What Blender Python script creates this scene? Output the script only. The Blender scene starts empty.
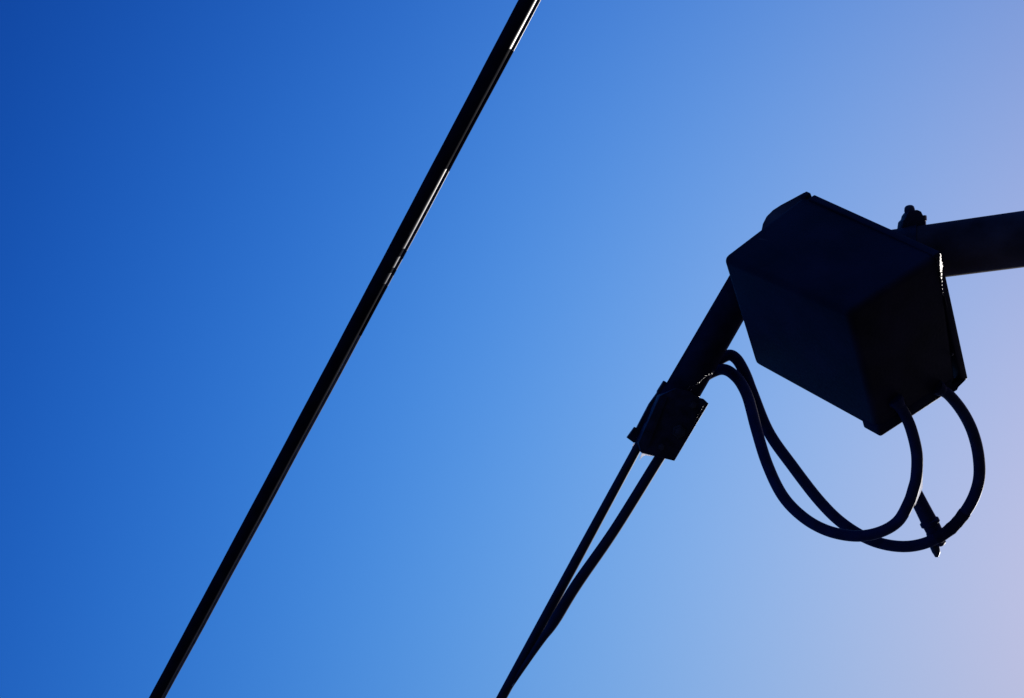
import bpy, bmesh, math, random
from mathutils import Vector, Matrix

random.seed(4)
sc = bpy.context.scene
col = sc.collection

# ---------------------------------------------------------------- camera
F = 1200.0                       # focal length in pixels of the 1024 px wide picture
EYE = Vector((0, 0, 1.6))
# rows: world X, Y, Z written in camera axes (x right, y down, z forward)
R = Matrix(((0.6307877884817605, -0.7759553891186589, 0.0),
            (0.632963793655477, 0.5145474046419801, 0.5784442966245488),
            (-0.4488469692707709, -0.3648755986276868, 0.8157218862471025)))


def ray(x, y):
    return R @ Vector(((x - 512) / F, (y - 349) / F, 1.0))


def at(x, y, d):
    """point d metres in front of the camera plane on the line of sight through x, y"""
    return EYE + ray(x, y) * d


UP = Vector((0, 0, 1))
cam = bpy.data.cameras.new('camera')
cam.sensor_width = 36
cam.lens = 36 * F / 1024
cam.clip_start = 0.02
cam.clip_end = 3000
co = bpy.data.objects.new('camera', cam)
col.objects.link(co)
M = (R @ Matrix.Diagonal((1, -1, -1))).to_4x4()
M.translation = EYE
co.matrix_world = M
sc.camera = co

# ---------------------------------------------------------------- light
sun_dir = ray(1430, 720).normalized()
SUN_EL = math.asin(sun_dir.z)
SUN_AZ = math.atan2(sun_dir.x, sun_dir.y)
sl = bpy.data.lights.new('sun', 'SUN')
sl.energy = 3.6
sl.angle = math.radians(0.5)
sl.color = (1.0, 0.95, 0.88)
so = bpy.data.objects.new('sun', sl)
col.objects.link(so)
so.rotation_euler = (-sun_dir).to_track_quat('-Z', 'Y').to_euler()
so.location = (0, 0, 30)

w = bpy.data.worlds.new('World')
sc.world = w
w.use_nodes = True
nt = w.node_tree
nt.nodes.clear()


def N(t, **kw):
    n = nt.nodes.new(t)
    for k, v in kw.items():
        setattr(n, k, v)
    return n


L = nt.links.new
sky = N('ShaderNodeTexSky', sky_type='NISHITA', sun_disc=False)
sky.sun_elevation = SUN_EL
sky.sun_rotation = SUN_AZ
sky.dust_density = 0.3
sky.air_density = 1.0
sky.ozone_density = 1.5
tc = N('ShaderNodeTexCoord')
nrm = N('ShaderNodeVectorMath', operation='NORMALIZE')
L(tc.outputs['Generated'], nrm.inputs[0])


def dot(v):
    n = N('ShaderNodeVectorMath', operation='DOT_PRODUCT')
    L(nrm.outputs[0], n.inputs[0])
    n.inputs[1].default_value = v
    return n.outputs['Value']


def mth(op, a, b=None, c=None):
    n = N('ShaderNodeMath', operation=op)
    for i, v in enumerate((a, b, c)):
        if v is None:
            continue
        if isinstance(v, (int, float)):
            n.inputs[i].default_value = v
        else:
            L(v, n.inputs[i])
    return n.outputs[0]


# deep clear-air blue away from the sun, milky towards it: one smooth factor per
# channel, a function of the world direction only
G = (0.1272265635363288, 0.8090930709999484, -0.5737436744667507)
H = (-0.9918736822452426, 0.10378149238859101, -0.07359348005673029)
t1 = dot(G)
t2 = mth('MULTIPLY', t1, t1)
t3 = mth('MULTIPLY', t2, t1)
s1 = dot(H)
s2 = mth('MULTIPLY', s1, s1)
comb = N('ShaderNodeCombineColor')
view = [ray(x, y).normalized() for x in range(0, 1025, 64) for y in range(0, 699, 58)]
for k, (c0, ax, ay, az, q, q3, qs) in enumerate(((-1.355, 1.357, 4.282, -1.492, -2.611, -2.466, -1.229),
                                                 (-0.320, 0.358, 2.089, -0.011, -2.082, -0.923, -0.874),
                                                 (0.390, 0.052, 0.862, 0.909, -1.42, 0.050, -0.225))):
    e = mth('ADD', mth('ADD', dot((ax, ay, az)), c0), mth('MULTIPLY', t2, q))
    e = mth('ADD', mth('ADD', e, mth('MULTIPLY', t3, q3)), mth('MULTIPLY', s2, qs))
    vals = [d_.dot(Vector((ax, ay, az))) + c0 + q * d_.dot(Vector(G)) ** 2 + q3 * d_.dot(Vector(G)) ** 3
            + qs * d_.dot(Vector(H)) ** 2 for d_ in view]
    # the sky neither deepens past its deepest blue nor brightens past the haze near the sun
    e = mth('MAXIMUM', mth('MINIMUM', e, max(vals)), min(vals))
    L(mth('EXPONENT', e), comb.inputs[k])
gm = N('ShaderNodeGamma')
gm.inputs[1].default_value = 0.4
L(sky.outputs[0], gm.inputs[0])
mix = N('ShaderNodeMix', data_type='RGBA', blend_type='MULTIPLY')
mix.inputs[0].default_value = 1.0
L(gm.outputs[0], mix.inputs[6])
L(comb.outputs[0], mix.inputs[7])
bg = N('ShaderNodeBackground')
bg.inputs[1].default_value = 0.1
out = N('ShaderNodeOutputWorld')
L(mix.outputs[2], bg.inputs[0])
L(bg.outputs[0], out.inputs[0])

vs = sc.view_settings
vs.view_transform = 'Standard'
vs.look = 'None'
vs.exposure = 0
vs.gamma = 1
vs.use_curve_mapping = False


# ---------------------------------------------------------------- materials
def material(name, base, rough, metal=0.0, var=0.35, scale=40.0, bump=0.15, bscale=220.0,
             spec=0.5, stretch=None):
    m = bpy.data.materials.new(name)
    m.use_nodes = True
    t = m.node_tree
    b = t.nodes['Principled BSDF']
    b.inputs['Metallic'].default_value = metal
    b.inputs['Specular IOR Level'].default_value = spec
    tex = t.nodes.new('ShaderNodeTexCoord')
    src = tex.outputs['Object']
    if stretch:
        mp = t.nodes.new('ShaderNodeMapping')
        mp.inputs['Scale'].default_value = stretch
        t.links.new(src, mp.inputs[0])
        src = mp.outputs[0]
    n1 = t.nodes.new('ShaderNodeTexNoise')
    n1.inputs['Scale'].default_value = scale
    n1.inputs['Detail'].default_value = 6
    t.links.new(src, n1.inputs['Vector'])
    cr = t.nodes.new('ShaderNodeValToRGB')
    lo, hi = 1 - var, 1 + var
    cr.color_ramp.elements[0].position = 0.3
    cr.color_ramp.elements[1].position = 0.7
    cr.color_ramp.elements[0].color = [c * lo for c in base] + [1]
    cr.color_ramp.elements[1].color = [c * hi for c in base] + [1]
    t.links.new(n1.outputs['Fac'], cr.inputs[0])
    t.links.new(cr.outputs[0], b.inputs['Base Color'])
    rr = t.nodes.new('ShaderNodeMapRange')
    rr.inputs['To Min'].default_value = max(0.05, rough * 0.8)
    rr.inputs['To Max'].default_value = min(1, rough * 1.2)
    t.links.new(n1.outputs['Fac'], rr.inputs['Value'])
    t.links.new(rr.outputs[0], b.inputs['Roughness'])
    n2 = t.nodes.new('ShaderNodeTexNoise')
    n2.inputs['Scale'].default_value = bscale
    n2.inputs['Detail'].default_value = 4
    t.links.new(src, n2.inputs['Vector'])
    bp = t.nodes.new('ShaderNodeBump')
    bp.inputs['Strength'].default_value = bump
    bp.inputs['Distance'].default_value = 0.002
    t.links.new(n2.outputs['Fac'], bp.inputs['Height'])
    t.links.new(bp.outputs[0], b.inputs['Normal'])
    return m


MAT = {
    'box': material('black_plastic', (0.0120, 0.0088, 0.0185), 0.6, var=0.6, scale=14, bump=0.2, spec=0.08),
    'cover': material('dull_black_plastic', (0.009, 0.010, 0.022), 0.6, var=0.5, scale=30, bump=0.25, spec=0.04),
    'tube': material('painted_steel', (0.052, 0.040, 0.048), 0.8, var=0.6, scale=14, bump=0.15, spec=0.02),
    'rod': material('dark_fibreglass', (0.014, 0.014, 0.028), 0.85, var=0.4, scale=30, bump=0.2, spec=0.0),
    'rubber': material('black_rubber', (0.011, 0.014, 0.044), 0.6, var=0.3, scale=60, bump=0.12, spec=0.08),
    'sheath': material('matte_black_sheath', (0.005, 0.006, 0.014), 0.75, var=0.4, scale=30, bump=0.1, bscale=90, spec=0.02),  # matte stretches, set where no sun glint should run
    'gloss': material('glossy_sheath', (0.007, 0.008, 0.017), 0.38, var=0.2, scale=30, bump=0.0, spec=0.45),  # glossy only on the stretches meant to show sun glints
    'grey': material('grey_glint_sheath', (0.09, 0.09, 0.095), 0.6, var=0.5, scale=50, bump=0.1, spec=0.1),  # lighter grey painted in for the dim sun line on the support wire
    'wire': material('black_wire_sheath', (0.009, 0.011, 0.030), 0.5, var=0.3, scale=30, bump=0.1, bscale=90, spec=0.1),
    'strand': material('weathered_steel_strand', (0.16, 0.16, 0.16), 0.35, metal=0.9, var=0.5, scale=9, bump=0.4),
    'clamp': material('dark_cast_iron', (0.014, 0.013, 0.026), 0.55, metal=0.0, var=0.5, scale=60, bump=0.4, spec=0.1),
    'bolt': material('worn_steel', (0.022, 0.022, 0.024), 0.5, metal=1.0, var=0.5, scale=120, bump=0.3),
    'glint': material('glint_steel', (0.045, 0.045, 0.047), 0.6, metal=1.0, var=0.7, scale=260, bump=0.3, bscale=500),  # for the flakes that stand for sun glints on the lid edge
    'dull_glint': material('dull_glint_steel', (0.014, 0.014, 0.015), 0.65, metal=1.0, var=0.7, scale=260, bump=0.3, bscale=500),  # dimmer metal for the glint flakes on the clamp block
    'dark_bolt': material('blackened_steel', (0.016, 0.018, 0.03), 0.45, metal=0.0, var=0.5, scale=120, bump=0.3, spec=0.25),
    'white': material('translucent_white', (0.8, 0.8, 0.78), 0.4, var=0.08, scale=60, bump=0.1),
    'ground': material('asphalt', (0.09, 0.09, 0.095), 0.9, var=0.3, scale=1.5, bump=0.5, bscale=80),
}


wm = MAT['white'].node_tree          # thin white slivers let sunlight through
tr = wm.nodes.new('ShaderNodeBsdfTranslucent')
tr.inputs[0].default_value = (0.9, 0.9, 0.9, 1)
ms = wm.nodes.new('ShaderNodeMixShader')
ms.inputs[0].default_value = 0.85
wm.links.new(wm.nodes['Principled BSDF'].outputs[0], ms.inputs[1])
wm.links.new(tr.outputs[0], ms.inputs[2])
wm.links.new(ms.outputs[0], wm.nodes['Material Output'].inputs[0])


# ---------------------------------------------------------------- helpers
def tag(o, label=None, cat=None, group=None, kind=None):
    for k, v in (('label', label), ('category', cat), ('group', group), ('kind', kind)):
        if v:
            o[k] = v
    return o


def link(name, bm, mat, parent=None, origin=None, smooth=True, angle=35):
    """finish a bmesh given in world coordinates as one object"""
    bmesh.ops.recalc_face_normals(bm, faces=bm.faces[:])
    o0 = Vector(origin) if origin is not None else (Vector(parent['_o']) if parent is not None else Vector((0, 0, 0)))
    for v in bm.verts:
        v.co -= o0
    me = bpy.data.meshes.new(name)
    bm.to_mesh(me)
    bm.free()
    me.materials.append(mat)
    if smooth:
        for p in me.polygons:
            p.use_smooth = True
        try:
            me.set_sharp_from_angle(angle=math.radians(angle))
        except Exception:
            pass
    o = bpy.data.objects.new(name, me)
    col.objects.link(o)
    if parent is not None:
        o.parent = parent
        o.location = o0 - Vector(parent['_o'])
    else:
        o.location = o0
    o['_o'] = tuple(o0)
    return o


def thing(name, loc, label, cat, group=None):
    o = bpy.data.objects.new(name, None)
    o.empty_display_size = 0.05
    col.objects.link(o)
    o.location = loc
    o['_o'] = tuple(loc)
    return tag(o, label, cat, group)


def smooth_path(pts, n=14):
    """Catmull-Rom through (Vector, radius) pairs"""
    P = [p for p, r in pts]
    Rr = [r for p, r in pts]
    res = []
    for i in range(len(P) - 1):
        p0 = P[i - 1] if i else P[0] * 2 - P[1]
        p1, p2 = P[i], P[i + 1]
        p3 = P[i + 2] if i + 2 < len(P) else P[-1] * 2 - P[-2]
        for k in range(n):
            t = k / n
            q = 0.5 * ((2 * p1) + (p2 - p0) * t + (2 * p0 - 5 * p1 + 4 * p2 - p3) * t * t
                       + (3 * p1 - p0 - 3 * p2 + p3) * t ** 3)
            res.append((q, Rr[i] * (1 - t) + Rr[i + 1] * t))
    res.append((P[-1], Rr[-1]))
    return res


def tube(bm, path, seg=24, cap=True, ref=None):
    """sweep a circle along [(Vector, radius)] with parallel transport"""
    n = len(path)
    prev = None
    nv = None
    rings = []
    for i in range(n):
        a = path[max(0, i - 1)][0]
        b = path[min(n - 1, i + 1)][0]
        t = (b - a).normalized()
        if nv is None:
            h = Vector(ref) if ref is not None else (Vector((0, 0, 1)) if abs(t.z) < 0.9 else Vector((1, 0, 0)))
            nv = (h - t * h.dot(t)).normalized()
        else:
            nv = (nv - t * nv.dot(t)).normalized()
        bv = t.cross(nv)
        p, r = path[i]
        rings.append([bm.verts.new(p + (nv * math.cos(k * 2 * math.pi / seg) + bv * math.sin(k * 2 * math.pi / seg)) * r)
                      for k in range(seg)])
    for i in range(n - 1):
        A, B = rings[i], rings[i + 1]
        for k in range(seg):
            bm.faces.new((A[k], A[(k + 1) % seg], B[(k + 1) % seg], B[k]))
    if cap:
        bm.faces.new(rings[0])
        bm.faces.new(rings[-1])
    return bm


def lathe(bm, base, axis, prof, seg=24, ref=None):
    """prof = [(distance along axis, radius)]"""
    axis = axis.normalized()
    h = Vector(ref) if ref is not None else (Vector((0, 0, 1)) if abs(axis.z) < 0.9 else Vector((1, 0, 0)))
    nv = (h - axis * h.dot(axis)).normalized()
    bv = axis.cross(nv)
    rings = []
    for d, r in prof:
        rings.append([bm.verts.new(base + axis * d + (nv * math.cos(k * 2 * math.pi / seg) + bv * math.sin(k * 2 * math.pi / seg)) * r)
                      for k in range(seg)])
    for A, B in zip(rings, rings[1:]):
        for k in range(seg):
            bm.faces.new((A[k], A[(k + 1) % seg], B[(k + 1) % seg], B[k]))
    bm.faces.new(rings[0])
    bm.faces.new(rings[-1])
    return bm


def bevel(bm, off, seg=3, ang=30):
    es = [e for e in bm.edges if len(e.link_faces) == 2 and e.calc_face_angle(0) > math.radians(ang)]
    bmesh.ops.bevel(bm, geom=es, offset=off, segments=seg, profile=0.5, affect='EDGES', clamp_overlap=True)
    return bm


def prism(bm, pts, depth_vec):
    """closed outline pts (world Vectors) extruded by depth_vec"""
    a = [bm.verts.new(p) for p in pts]
    b = [bm.verts.new(p + depth_vec) for p in pts]
    n = len(pts)
    bm.faces.new(a)
    bm.faces.new(list(reversed(b)))
    for i in range(n):
        bm.faces.new((a[i], b[i], b[(i + 1) % n], a[(i + 1) % n]))
    return bm


VIEW = (R @ Vector((0, 0, 1))).normalized()

# ---------------------------------------------------------------- ground (below, out of the picture)
bm = bmesh.new()
bmesh.ops.create_circle(bm, cap_ends=True, radius=1500, segments=96)
g = link('ground', bm, MAT['ground'], smooth=False)
tag(g, kind='structure')

# ---------------------------------------------------------------- junction box
D0 = 1.5      # distance of the nearest box corner
K = D0 / F
ax_a = Vector((0.834, -0.500, 0.235)) * 125.2 * K
ax_b = Vector((-0.449, -0.365, 0.816)) * 205.8 * K
ax_c = Vector((0.322, 0.785, 0.529)) * 165.5 * K


def dep(a, b, c):
    return D0 + ax_a.z * a + ax_b.z * b + ax_c.z * c


# corner (a, b, c) -> where it is seen; a leads to the lid, b up the box, c outwards
cp = {(0, 0, 0): (848, 313), (0, 1, 0): (721.5, 257), (1, 1, 0): (801, 196.5), (1, 0, 0): (937, 256),
      (0, 0, 1): (880.5, 437.5), (0, 1, 1): (755.5, 368), (1, 0, 1): (955, 389)}
CORN = {k: at(x, y, dep(*k)) for k, (x, y) in cp.items()}
CORN[(1, 1, 1)] = CORN[(1, 0, 1)] + (CORN[(1, 1, 0)] - CORN[(1, 0, 0)]) * 0.5 + (CORN[(0, 1, 1)] - CORN[(0, 0, 1)]) * 0.5


def tri(a, b, c):
    p = Vector((0, 0, 0))
    for (i, j, k), v in CORN.items():
        p += v * ((a if i else 1 - a) * (b if j else 1 - b) * (c if k else 1 - c))
    return p


def tribox(bm, a0, a1, b0, b1, c0, c1):
    vs_ = {}
    for i, a in enumerate((a0, a1)):
        for j, b in enumerate((b0, b1)):
            for k, c in enumerate((c0, c1)):
                vs_[i, j, k] = bm.verts.new(tri(a, b, c))
    for f in (((0, 0, 0), (0, 1, 0), (0, 1, 1), (0, 0, 1)), ((1, 0, 0), (1, 1, 0), (1, 1, 1), (1, 0, 1)),
              ((0, 0, 0), (1, 0, 0), (1, 0, 1), (0, 0, 1)), ((0, 1, 0), (1, 1, 0), (1, 1, 1), (0, 1, 1)),
              ((0, 0, 0), (1, 0, 0), (1, 1, 0), (0, 1, 0)), ((0, 0, 1), (1, 0, 1), (1, 1, 1), (0, 1, 1))):
        bm.faces.new([vs_[q] for q in f])
    return bm


NA = (CORN[1, 0, 0] - CORN[0, 0, 0]).normalized()
NB = (CORN[0, 1, 0] - CORN[0, 0, 0]).normalized()
NC = (CORN[0, 0, 1] - CORN[0, 0, 0]).normalized()

jb = thing('junction_box', tri(.5, 0, .5), 'black plastic junction box with rounded corners mounted where the arm tube and the rod meet', 'junction box')
bm = tribox(bmesh.new(), 0, 1.045, 0.0, 1, 0, 0.968)
bmesh.ops.recalc_face_normals(bm, faces=bm.faces[:])
bevel(bm, 0.010, 5)
link('body', bm, MAT['box'], jb)
# raised lip along the outer end of the cable-entry side
bm = tribox(bmesh.new(), -0.004, 0.985, -0.004, 0.125, 0.90, 1.0)
bmesh.ops.recalc_face_normals(bm, faces=bm.faces[:])
bevel(bm, 0.0045, 4)
link('end_lip', bm, MAT['cover'], jb)
# raised, rounded housing on the top of the box
hp = [(757, 240), (760.6, 231), (762.3, 223), (766, 215.8), (772, 209.8), (780, 204.6), (792, 198.2), (804.5, 191.4), (807.5, 192.2), (812, 206), (785, 245)]
PN = NA.cross(NB).normalized()


def on_top(x, y):
    d = ray(x, y)
    return EYE + d * ((tri(.5, 1, 0) + NC * .002 - EYE).dot(PN) / d.dot(PN))


bm = prism(bmesh.new(), [on_top(x, y) for x, y in hp], NC * 0.12)
bmesh.ops.recalc_face_normals(bm, faces=bm.faces[:])
bevel(bm, 0.003, 3)
link("top_housing", bm, MAT["tube"], jb)
# lid: outline in the b-c plane with a small notch near the far top corner
lid_px = {(0, 0): (940.5, 251.5), (1, 0): (805.5, 190.5), (0, 1): (968.3, 380), (1, 1): None}
LC = {}
for (b, c), p in lid_px.items():
    if p:
        LC[b, c] = at(p[0], p[1], dep(1.07, b, c))
LC[1, 1] = tri(1.07, 1.0, 1.0)


def lidp(b, c):
    return (LC[0, 0] * (1 - b) * (1 - c) + LC[1, 0] * b * (1 - c) + LC[0, 1] * (1 - b) * c + LC[1, 1] * b * c)


outl = [(0.006, 0), (0.925, 0), (0.93, 0.022), (0.95, 0.024), (0.957, 0), (0.99, 0), (1.0, 0.012), (1, 0.98), (0.98, 1),
        (0.03, 1), (0.0, 0.985), (0.0, 0.01)]
bm = prism(bmesh.new(), [lidp(b, c) for b, c in outl], -NA * 0.011)
bmesh.ops.recalc_face_normals(bm, faces=bm.faces[:])
bevel(bm, 0.0012, 2)
lid = link('lid', bm, MAT['box'], jb)
# thin metal strip added for the sun glint along the lid edge
bm = bmesh.new()
pth = []
for k in range(18):
    c = 0.012 + 0.022 * k
    rr = 0.0013 * (0.5 + 0.9 * random.random()) * (1 - 0.4 * k / 17)
    pth.append((lidp(-0.004, c) - NA * 0.010, rr))
tube(bm, pth, 10)
link('glint_strip', bm, MAT['bolt'], lid)
def half(p_):
    """normal that mirrors the sun from p_ to a viewer standing at EYE"""
    return (sun_dir - (p_ - EYE).normalized()).normalized()


def facet(bm_, p_, r_, k_=6):
    """a small metal flake turned to mirror the sun, standing for a glint"""
    nh_ = half(p_)
    a_ = nh_.orthogonal().normalized()
    b_ = nh_.cross(a_)
    q_ = []
    for i_ in range(k_):
        t_ = 2 * math.pi * (i_ + random.random() * .6) / k_
        q_.append(p_ + (a_ * math.cos(t_) + b_ * math.sin(t_)) * r_ * (0.6 + .7 * random.random()))
    prism(bm_, q_, -nh_ * .0006)


def ragged(rows_, depth_of, step=3):
    """sun glint built along an edge: ragged mirroring metal flakes, rows_ = (x, y, half width)"""
    bm_ = bmesh.new()
    for a_ in range(0, len(rows_) - 1, step):
        rr_ = rows_[a_:a_ + step + 1]
        if len(rr_) < 2:
            continue
        m_ = rr_[len(rr_) // 2]
        d_ = depth_of(m_[1])
        mid_ = at(m_[0], m_[1], d_)
        nh_ = half(mid_)
        pts_ = [at(x - r_, y, d_) for x, y, r_ in rr_] + [at(x + r_, y, d_) for x, y, r_ in reversed(rr_)]
        # lay each flake on the plane through its middle that mirrors the sun
        pts_ = [EYE + (p_ - EYE) * ((mid_ - EYE).dot(nh_) / (p_ - EYE).dot(nh_)) for p_ in pts_]
        prism(bm_, pts_, -nh_ * .0005)
    return bm_


rows = []
for k in range(34):
    y = 253.5 + k * 1.3
    w_ = (0.3 + 1.15 * math.exp(-((y - 267) / 9.0) ** 2)) * (0.4 + 0.7 * random.random())
    rows.append((940.5 + (y - 253.5) * .055 + random.uniform(-.5, .5), y, w_))
bm = ragged(rows, lambda y: (lidp(0, (y - 252) / 128) - EYE).dot(VIEW) - .012)
link('edge_glint', bm, MAT['glint'], lid)  # flakes added as the sun glint on the lid edge
# screw on the lid rim
p = at(952, 354.5, dep(1.0, 0, 0.8) - 0.012)
bm = lathe(bmesh.new(), p, half(p), [(-.001, .0024), (.0008, .0024), (.0014, .0016), (.0015, .0007)], 14)
link('screw', bm, MAT['bolt'], lid)
# small dark bracket tab under the lid corner
bm = prism(bmesh.new(), [at(x, y, dep(1.0, 0, 0.95)) for x, y in ((950, 385), (966, 379.5), (958.5, 387), (957, 390), (951.5, 393.5), (946, 393))], NB * 0.012)
bevel(bm, 0.0006, 2)
link('corner_tab', bm, MAT['cover'], jb)

# ---------------------------------------------------------------- loop cables
DB = dep(0.5, 0, 0.9)
DR = 2.02 * D0 / 1.5 * 0.945         # rod depth near the cables
print('DB', DB, 'DR', DR)


def cable_pts(px, d0, d1, hump, r):
    acc = [0]
    for a, b in zip(px, px[1:]):
        acc.append(acc[-1] + math.hypot(b[0] - a[0], b[1] - a[1]))
    T = acc[-1]
    res = []
    for (x, y), s in zip(px, acc):
        t = s / T
        t = min(1, t / 0.86)
        d = d0 * (1 - t) + d1 * t - hump * math.sin(math.pi * t)
        res.append((at(x, y, d), r * d / F))
    return res


def gland(parent, p, axis, s):
    bm = lathe(bmesh.new(), p - axis * 0.004, axis, [(0, s * 1.25), (.006, s * 1.25), (.0065, s * 1.15), (.010, s * 1.1), (.012, s * 1.02)], 16)
    return link('cable_gland', bm, MAT['rubber'], parent)


down = -UP
inner = [(896, 401), (904.5, 414), (911.3, 429.7), (916.8, 453.7), (916.4, 476), (913.4, 489), (908.6, 503), (897.6, 521.6), (878.7, 532.5),
         (854.6, 536.0), (827, 530.5), (803, 517), (782.5, 495.5), (767.2, 464), (756.5, 429.7), (748.5, 399.5), (741.5, 384),
         (734, 375), (725.5, 369.8), (716, 370.5), (702, 379), (688, 398), (674, 420)]
outer = [(938, 388), (949.5, 395.5), (963, 412.5), (973, 433), (978.6, 457), (978.6, 481), (969.6, 505), (951, 528.5), (926.8, 542.5),
         (901, 546.5), (872, 540.5), (844, 524.5), (820, 501.5), (792.8, 466.5), (768.7, 432), (752.5, 393), (746.5, 377),
         (741.5, 366.5), (736.5, 359), (730.5, 355.2), (723, 357.5), (709, 367), (694, 386), (680, 410)]
pin = cable_pts(inner, dep(0.4, 0, .75) - .004, DR + 0.055, 0.05, 5.7)
pout = cable_pts(outer, dep(0.9, 0, .9) - .004, DR + 0.06, -0.0, 5.7)
bm = tube(bmesh.new(), smooth_path(pin, 10), 20)
ic = link('loop_cable', bm, MAT['rubber'], origin=pin[0][0])
tag(ic, 'inner and shorter of the two thin black cables looping below the box', 'cable', 'cables looping from the box to the rod')
sp = smooth_path(pout, 10)
bm = tube(bmesh.new(), sp, 20)
oc = link('loop_cable', bm, MAT['rubber'], origin=pout[0][0])
tag(oc, 'outer thin black cable, the wider of the two loops hanging below the box', 'cable', 'cables looping from the box to the rod')
gland(jb, pin[0][0], (pin[1][0] - pin[0][0]).normalized(), 5.7 * pin[0][0].length / F * 0.6)
gland(jb, pout[0][0], (pout[1][0] - pout[0][0]).normalized(), 5.7 * pout[0][0].length / F * 0.6)
# rough tape wrap on the outer loop
mid = [q for q in sp if True]
i0 = min(range(len(sp)), key=lambda i: (sp[i][0] - pout[6][0]).length)
i1 = min(range(len(sp)), key=lambda i: (sp[i][0] - pout[8][0]).length)
wrap = []
for i in range(i0 + 3, i1 - 3):
    wrap.append((sp[i][0], sp[i][1] * (1.03 + 0.10 * random.random())))
bm = tube(bmesh.new(), wrap, 18)
link('tape_wrap', bm, MAT['cover'], oc)

# ---------------------------------------------------------------- cable stub
ds = pin[5][0]
dS = 1.0 * ((pout[8][0] - EYE).dot(VIEW)) + 0.012
st = thing('cable_stub', at(925, 520, dS), 'short stiff cable stub with pointed tip crossing the bottom of the outer loop', 'cable stub')
sk_ = 1.42 / F * dS
pa, pb = at(915, 493.5, dS), at(937, 536.5, dS)
dr = (pb - pa).normalized()
ln = (pb - pa).length
bm = lathe(bmesh.new(), pa, dr, [(0, 5.2 * sk_), (ln * .3, 5.4 * sk_), (ln * .62, 5.7 * sk_), (ln * .64, 6.9 * sk_), (ln * .71, 6.9 * sk_),
                                 (ln * .73, 5.8 * sk_), (ln * .98, 5.6 * sk_), (ln, 4.8 * sk_)], 20)
link('sleeve', bm, MAT['rubber'], st)
bm = tube(bmesh.new(), smooth_path([(at(931, 533, dS), 3.4 * sk_), (at(934.2, 545, dS), 3.4 * sk_), (at(936.2, 552, dS), 2.8 * sk_), (at(936.8, 557, dS), 1.2 * sk_)], 6), 14)
link('tip', bm, MAT['dark_bolt'], st)
bm = tube(bmesh.new(), smooth_path([(at(936, 539, dS - .014), 2.6 * sk_), (at(940, 543, dS - .012), 2.6 * sk_), (at(943.5, 541.5, dS - .004), 1.8 * sk_)], 6), 12)
link('tie_buckle', bm, MAT['rubber'], st)
bm = prism(bmesh.new(), [at(x, y, (pin[5][0] - EYE).dot(VIEW) + .008) for x, y in ((923, 469), (922.6, 488), (915.2, 505.5), (912.5, 503.5), (917.6, 489), (920.5, 474))], VIEW * 0.001)
link('glint_sliver', bm, MAT['white'], st)  # white sliver added to stand for a sun glint beside the cable

# ---------------------------------------------------------------- arm tube to the right
dT1, dT0 = 1.66, 1.80
p1, p0 = at(1024, 239.0, dT1), at(790, 270.5, dT0)
td = (p1 - p0).normalized()
rT = 28.2 * dT1 / F
at_ = thing('arm_tube', p0, 'thick dark steel tube reaching out to the right from behind the box', 'tube')
bm = lathe(bmesh.new(), p0, td, [(0, rT * .92), (.004, rT), (.6, rT), (1.6, rT), (3.2, rT)], 48)
link('tube', bm, MAT['tube'], at_)
bm = lathe(bmesh.new(), p0 - td * .012, td, [(0, rT * .5), (.004, rT * .86), (.014, rT * .9)], 32)
link('end_cap', bm, MAT['cover'], at_)

# pipe clamp with bolt standing on the tube
tc_ = p0 + td * ((at(911, 254, 1.72) - p0).dot(td))
dC = (tc_ - EYE).dot(VIEW)
nv = (R @ Vector((-0.135, -0.99, 0))).normalized()
nv = (nv - td * nv.dot(td)).normalized()
kC = dC / F
pc = thing('pipe_clamp', tc_, 'small bolted clamp standing on top of the thick tube beside the box', 'clamp')
bm = bmesh.new()
rings = []
bvv = td.cross(nv)
seg = 48
for rr, hh in ((rT * 1.008, -9), (rT * 1.06, -9), (rT * 1.06, 9), (rT * 1.008, 9)):
    rings.append([bm.verts.new(tc_ + td * hh * kC + (nv * math.cos(k * 2 * math.pi / seg) + bvv * math.sin(k * 2 * math.pi / seg)) * rr) for k in range(seg)])
for i in range(4):
    A, B = rings[i], rings[(i + 1) % 4]
    for k in range(seg):
        bm.faces.new((A[k], A[(k + 1) % seg], B[(k + 1) % seg], B[k]))
link('band', bm, MAT['clamp'], pc)
dn = dC - 0.0


def cl(x, y):
    return at(x, y, dn)


bm = prism(bmesh.new(), [cl(x, y) - VIEW * .012 for x, y in ((899.3, 230), (900.5, 221.5), (903.2, 219.0), (904, 215.5), (906.5, 212), (914.5, 210.6), (918.5, 212.3), (920.3, 216),
                                                             (922, 218), (923, 228))], VIEW * 0.024)
bmesh.ops.recalc_face_normals(bm, faces=bm.faces[:])
bevel(bm, 0.0012, 2)
link('saddle', bm, MAT['clamp'], pc)
bm = lathe(bmesh.new(), cl(910.5, 218), nv, [(0, 5.1 * kC), (8.0 * kC, 5.2 * kC), (11 * kC, 4.6 * kC), (12.6 * kC, 3.0 * kC), (13.1 * kC, 1.0 * kC)], 18)
link('bolt', bm, MAT['dark_bolt'], pc)
bm = lathe(bmesh.new(), cl(923.5, 229), (nv + td * .05), [(0, 3.0 * kC), (8 * kC, 3.0 * kC), (8.2 * kC, 4.0 * kC), (13.0 * kC, 4.0 * kC), (13.6 * kC, 3.2 * kC)], 6)
link('nut', bm, MAT['dark_bolt'], pc)

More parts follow.
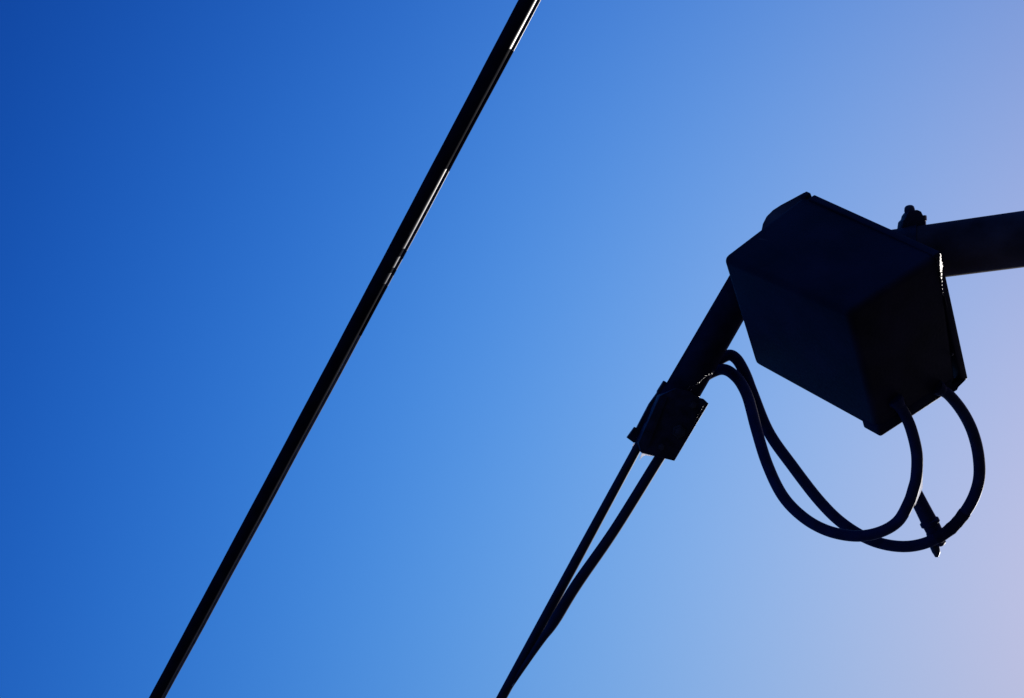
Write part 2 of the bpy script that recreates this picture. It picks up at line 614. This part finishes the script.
# ---------------------------------------------------------------- rod running down to the wire clamp
dq1, dq0 = DR + 0.01, DR + 0.01
q0, q1 = at(659, 431.5, DR), at(752, 271, DR + 0.012)
qd = (q1 - q0).normalized()
rQ = 18.0 * DR / F
ql = (q1 - q0).length
rod = thing('strain_rod', q1, 'straight dark rod sloping from behind the box down to the wire clamp', 'rod')
bm = lathe(bmesh.new(), q0, qd, [(0, rQ * .9), (.003, rQ), (ql * .5, rQ * .98), (ql - .006, rQ * .96), (ql, rQ * .90)], 40)
link('rod', bm, MAT['rod'], rod)
bm = lathe(bmesh.new(), q1 - qd * 0.012, qd, [(0, rQ * 1.0), (.0125, rQ * 1.0), (.0165, rQ * .93), (.0185, rQ * .8)], 40)
link('end_cap', bm, MAT['box'], rod)

# cast elbow behind the box that carries the rod on the end of the arm tube
bm = tube(bmesh.new(), smooth_path([(q1 - qd * .006, rQ * 1.02), (q1 + qd * .006, rQ * 1.05), ((q1 + p0) / 2 + qd * .006, rQ * 1.1), (p0 + td * .01, rQ * 1.15), (p0 + td * .05, rQ * 1.1)], 8), 28)
link('elbow', bm, MAT['cover'], at_)

# ---------------------------------------------------------------- wire clamp
kD = DR / F


def cq(x, y, dd=0.0):
    return at(x, y, DR + dd)


wc = thing('wire_clamp', cq(668, 425), 'dark bolted clamp block gripping the twin wires at the rod end', 'clamp')
fl = [(664.4, 380.7), (670.5, 385), (676, 392), (650, 436), (637, 442.6), (633.6, 442.8), (627.2, 438), (635, 427.2), (637, 428.2), (649.4, 404.4), (657.5, 393), (657.9, 391)]
bm = prism(bmesh.new(), [cq(x, y, .012) for x, y in fl], VIEW * 0.016)
bmesh.ops.recalc_face_normals(bm, faces=bm.faces[:])
bevel(bm, 0.0008, 2)
link('back_plate', bm, MAT['clamp'], wc)
bd = [(660, 396), (676, 388), (690, 391), (699, 398.5), (703.4, 398.6), (708.8, 403.7), (674.6, 461), (641.5, 453), (638.5, 443)]
bm = prism(bmesh.new(), [cq(x, y, -.030) for x, y in bd], VIEW * 0.040)
bmesh.ops.recalc_face_normals(bm, faces=bm.faces[:])
bevel(bm, 0.0010, 2)
link('clamp_body', bm, MAT['clamp'], wc)
bm = lathe(bmesh.new(), cq(679, 431.5, -.030), -VIEW, [(0, 7.0 * kD), (.0012, 7.0 * kD), (.002, 6.2 * kD), (.0021, 4.6 * kD), (.006, 4.4 * kD), (.0066, 3.6 * kD)], 6)
link('bolt', bm, MAT['dark_bolt'], wc)
bm = bmesh.new()
for i in range(9):
    a0_, a1_ = math.radians(-30 + 10 * i), math.radians(-21 + 10 * i)
    q_ = [cq(679 + r_ * math.cos(a_), 431.5 + r_ * math.sin(a_), -.0312) for a_, r_ in ((a0_, 7.0), (a1_, 7.0), (a1_, 8.1), (a0_, 8.1))]
    cen = sum(q_, Vector()) / 4
    nh = half(cen)
    q_ = [p_ - nh * (p_ - cen).dot(nh) for p_ in q_]
    prism(bm, q_, -nh * .0005)
link('washer_glint', bm, MAT['bolt'], wc)  # sunlit arc of the washer rim, facets turned to make its glint


# flakes and a thin thread added for sun sparkle just above the block
bm = bmesh.new()
for x, y, r_ in ((690, 386.5, 1.9), (688, 388.5, 1.4), (691.5, 389.5, 1.3), (694.5, 385, .7), (697, 383, .8), (699.5, 382.5, .6), (703, 377, .8),
                 (706, 375.5, .5), (709, 374.4, .6), (712, 373.6, .5), (699, 397, .7)):
    facet(bm, cq(x, y, -.027 - .004), r_ * kD)
path = [(cq(x, y, dd), .45 * kD) for x, y, dd in ((686, 390, -.026), (691, 387, -.029), (698, 383, -.030), (706, 376, -.027), (713, 373.5, -.018))]
tube(bm, smooth_path(path, 6), 6)
link('glint_thread', bm, MAT['bolt'], wc)
# sun glint along the block edge, built from mirroring flakes
rows = []
for k in range(22):
    y = 404.5 + k * 1.3
    rows.append((705.2 - (y - 404.5) * .595 + random.uniform(-.2, .2), y, max(.22, (1.25 - (y - 404) * .045)) * (.5 + .6 * random.random())))
bm = ragged(rows, lambda y: DR - .033, 2)
link('edge_glint', bm, MAT['dull_glint'], wc)
# clamp seams, side bolts and thin pale slivers at the wire exits
bm = prism(bmesh.new(), [cq(x, y, -.0325) for x, y in ((664, 398), (668, 396), (648.5, 446), (645, 444))], VIEW * .006)
bevel(bm, .0005, 2)
link('side_rib', bm, MAT['clamp'], wc)
for x, y in ((693, 405), (661, 447)):
    bm = lathe(bmesh.new(), cq(x, y, -.030), -VIEW, [(0, 4.0 * kD), (.001, 4.0 * kD), (.0011, 3.0 * kD), (.004, 2.9 * kD), (.0045, 2.2 * kD)], 6)
    link('bolt', bm, MAT['dark_bolt'], wc)
bm = bmesh.new()
for pl in (((633.5, 443.2), (636.2, 443.4), (634.6, 447.5), (632.0, 452.5), (631.6, 449.5)),
           ((641.8, 453), (648, 454.4), (654.5, 456.4), (650, 456.2), (645.5, 455.2), (642.6, 456.5), (639.5, 460.2)),
           ((659.8, 459.2), (664.5, 458.8), (662.5, 460.8), (659.5, 463))):
    prism(bm, [cq(x, y, .006) for x, y in pl], VIEW * .0012)
link('pale_slivers', bm, MAT['white'], wc)

# ---------------------------------------------------------------- twin wires leaving the clamp
def along(pa, pb, e0, e1, r, n=40):
    d = pb - pa
    return [(pa + d * (e0 + (e1 - e0) * i / n), r) for i in range(n + 1)]


A0, A1 = cq(653, 419, -.006), at(501.5, 698, DR + 0.10)
print('wire A dir', (A1 - A0).normalized(), A0, A1)
rW = 5.2 * kD
wa = []
for i in range(121):
    t = i / 120 * 30
    p = A0 + (A1 - A0) * t
    wa.append((p, rW * (0.82 + 0.18 * min(1, t * 2))))
bm = tube(bmesh.new(), wa, 16)
o = link('line_wire', bm, MAT['wire'], origin=A0)
tag(o, 'straight black line wire leaving the left side of the wire clamp towards the lower left', 'wire', 'twin wires held by the clamp')
Bp = [(cq(668, 445, -.008), rW * 1.0), (cq(657.5, 461, -.008), rW), (at(614.5, 530, DR + .012), rW * 1.02), (at(577, 584, DR + .026), rW * 1.1),
      (at(557.5, 616, DR + .04), rW * 1.1), (at(550.5, 627.5, DR + .046), rW * .95), (at(543.5, 637.5, DR + .054), rW * .75), (at(532, 654.5, DR + .068), rW * .6),
      (at(514.5, 680.5, DR + .088), rW * .5), (at(496, 709, DR + .108), rW * .42)]
bm = tube(bmesh.new(), smooth_path(Bp, 10), 16)
o = link('line_wire', bm, MAT['wire'], origin=Bp[0][0])
tag(o, 'shorter black wire leaving the right side of the clamp, thinning where it joins its twin', 'wire', 'twin wires held by the clamp')
# thin bare strand lying in the gap where the two meet
bm = tube(bmesh.new(), smooth_path([(at(563, 603, DR + .03), .7 * kD), (at(540, 642, DR + .06), .8 * kD), (at(512, 686, DR + .088), .7 * kD)], 8), 8)
link('bare_strand', bm, MAT['strand'], o)

# ---------------------------------------------------------------- overhead cable on the left
dO0, dO1 = 1.9, 2.6
H0, H1 = at(530.0, 0, dO0), at(157.3, 698, dO1)
print('overhead dir', (H1 - H0).normalized(), H0, H1)
hd = (H1 - H0).normalized()
rO = 8.3 * dO0 / F
n = 4000
lo, hi = -1.6, 22.0
oh = thing('overhead_cable', H0, 'long black overhead cable crossing open sky, catching thin glints along its right edge', 'cable')
side = (R @ Vector((0.88, 0.47, 0))).normalized()
side = (side - hd * side.dot(hd)).normalized()
bk = hd.cross(side)
if bk.dot(VIEW) < 0:
    bk = -bk
Lh = (H1 - H0).length
main, mes = [], []


def along_y(y):
    """fraction of the way from H0 to H1 at picture height y"""
    return y * dO0 / (698 * dO1 - y * (dO1 - dO0))


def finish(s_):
    """0 matte, 1 glossy where sun glints run, 2 grey painted as a dim glint"""
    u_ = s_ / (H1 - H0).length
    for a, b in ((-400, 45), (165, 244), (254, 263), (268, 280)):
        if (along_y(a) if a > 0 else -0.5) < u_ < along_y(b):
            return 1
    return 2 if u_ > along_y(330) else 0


Lh = (H1 - H0).length
main, mes = [], []


def along_y(y):
    """fraction of the way from H0 to H1 at picture height y"""
    return y * dO0 / (698 * dO1 - y * (dO1 - dO0))


def twist(u):
    """slow lay of the small support wire about the sheath"""
    lit = ((-400, 44), (166, 243), (253, 262), (268, 276))
    v = 0.06 * math.sin(u * 40)
    for a, b in lit:
        ua, ub = along_y(a) if a > 0 else -0.3, along_y(b)
        e_ = 0.004
        k1 = min(1, max(0, (u - ua + e_) / (2 * e_)))
        k2 = min(1, max(0, (ub - u + e_) / (2 * e_)))
        v += min(k1, k2)
    return v


for i in range(n + 1):
    s = lo + (hi - lo) * (i / n) ** 1.6 if False else lo + (hi - lo) * i / n
    u = s / Lh
    sag = 0.008 * math.sin(math.pi * min(max(u, 0), 1))
    p = H0 + hd * s - side * (2.0 * dO0 / F - sag * 0.25)
    main.append((p, rO * (1 + 0.006 * math.sin(s * 23) + 0.005 * math.sin(s * 57 + 1))))
    ph, ro = -0.36 + 0.04 * math.sin(u * 31), 1.33
    m_ = p + (side * math.cos(ph) + bk * math.sin(ph)) * rO * ro
    mes.append((m_, rO * 0.22))
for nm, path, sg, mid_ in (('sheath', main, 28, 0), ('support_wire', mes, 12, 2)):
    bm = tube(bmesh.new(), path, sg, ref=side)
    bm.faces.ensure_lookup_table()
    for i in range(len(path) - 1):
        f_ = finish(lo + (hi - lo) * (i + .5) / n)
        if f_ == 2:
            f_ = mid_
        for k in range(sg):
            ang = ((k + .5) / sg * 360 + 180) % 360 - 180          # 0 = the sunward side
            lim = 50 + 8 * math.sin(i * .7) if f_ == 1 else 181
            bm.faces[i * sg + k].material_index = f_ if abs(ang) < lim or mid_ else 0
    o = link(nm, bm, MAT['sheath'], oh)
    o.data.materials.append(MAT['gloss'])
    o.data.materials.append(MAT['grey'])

for o in bpy.data.objects:
    if '_o' in o:
        del o['_o']
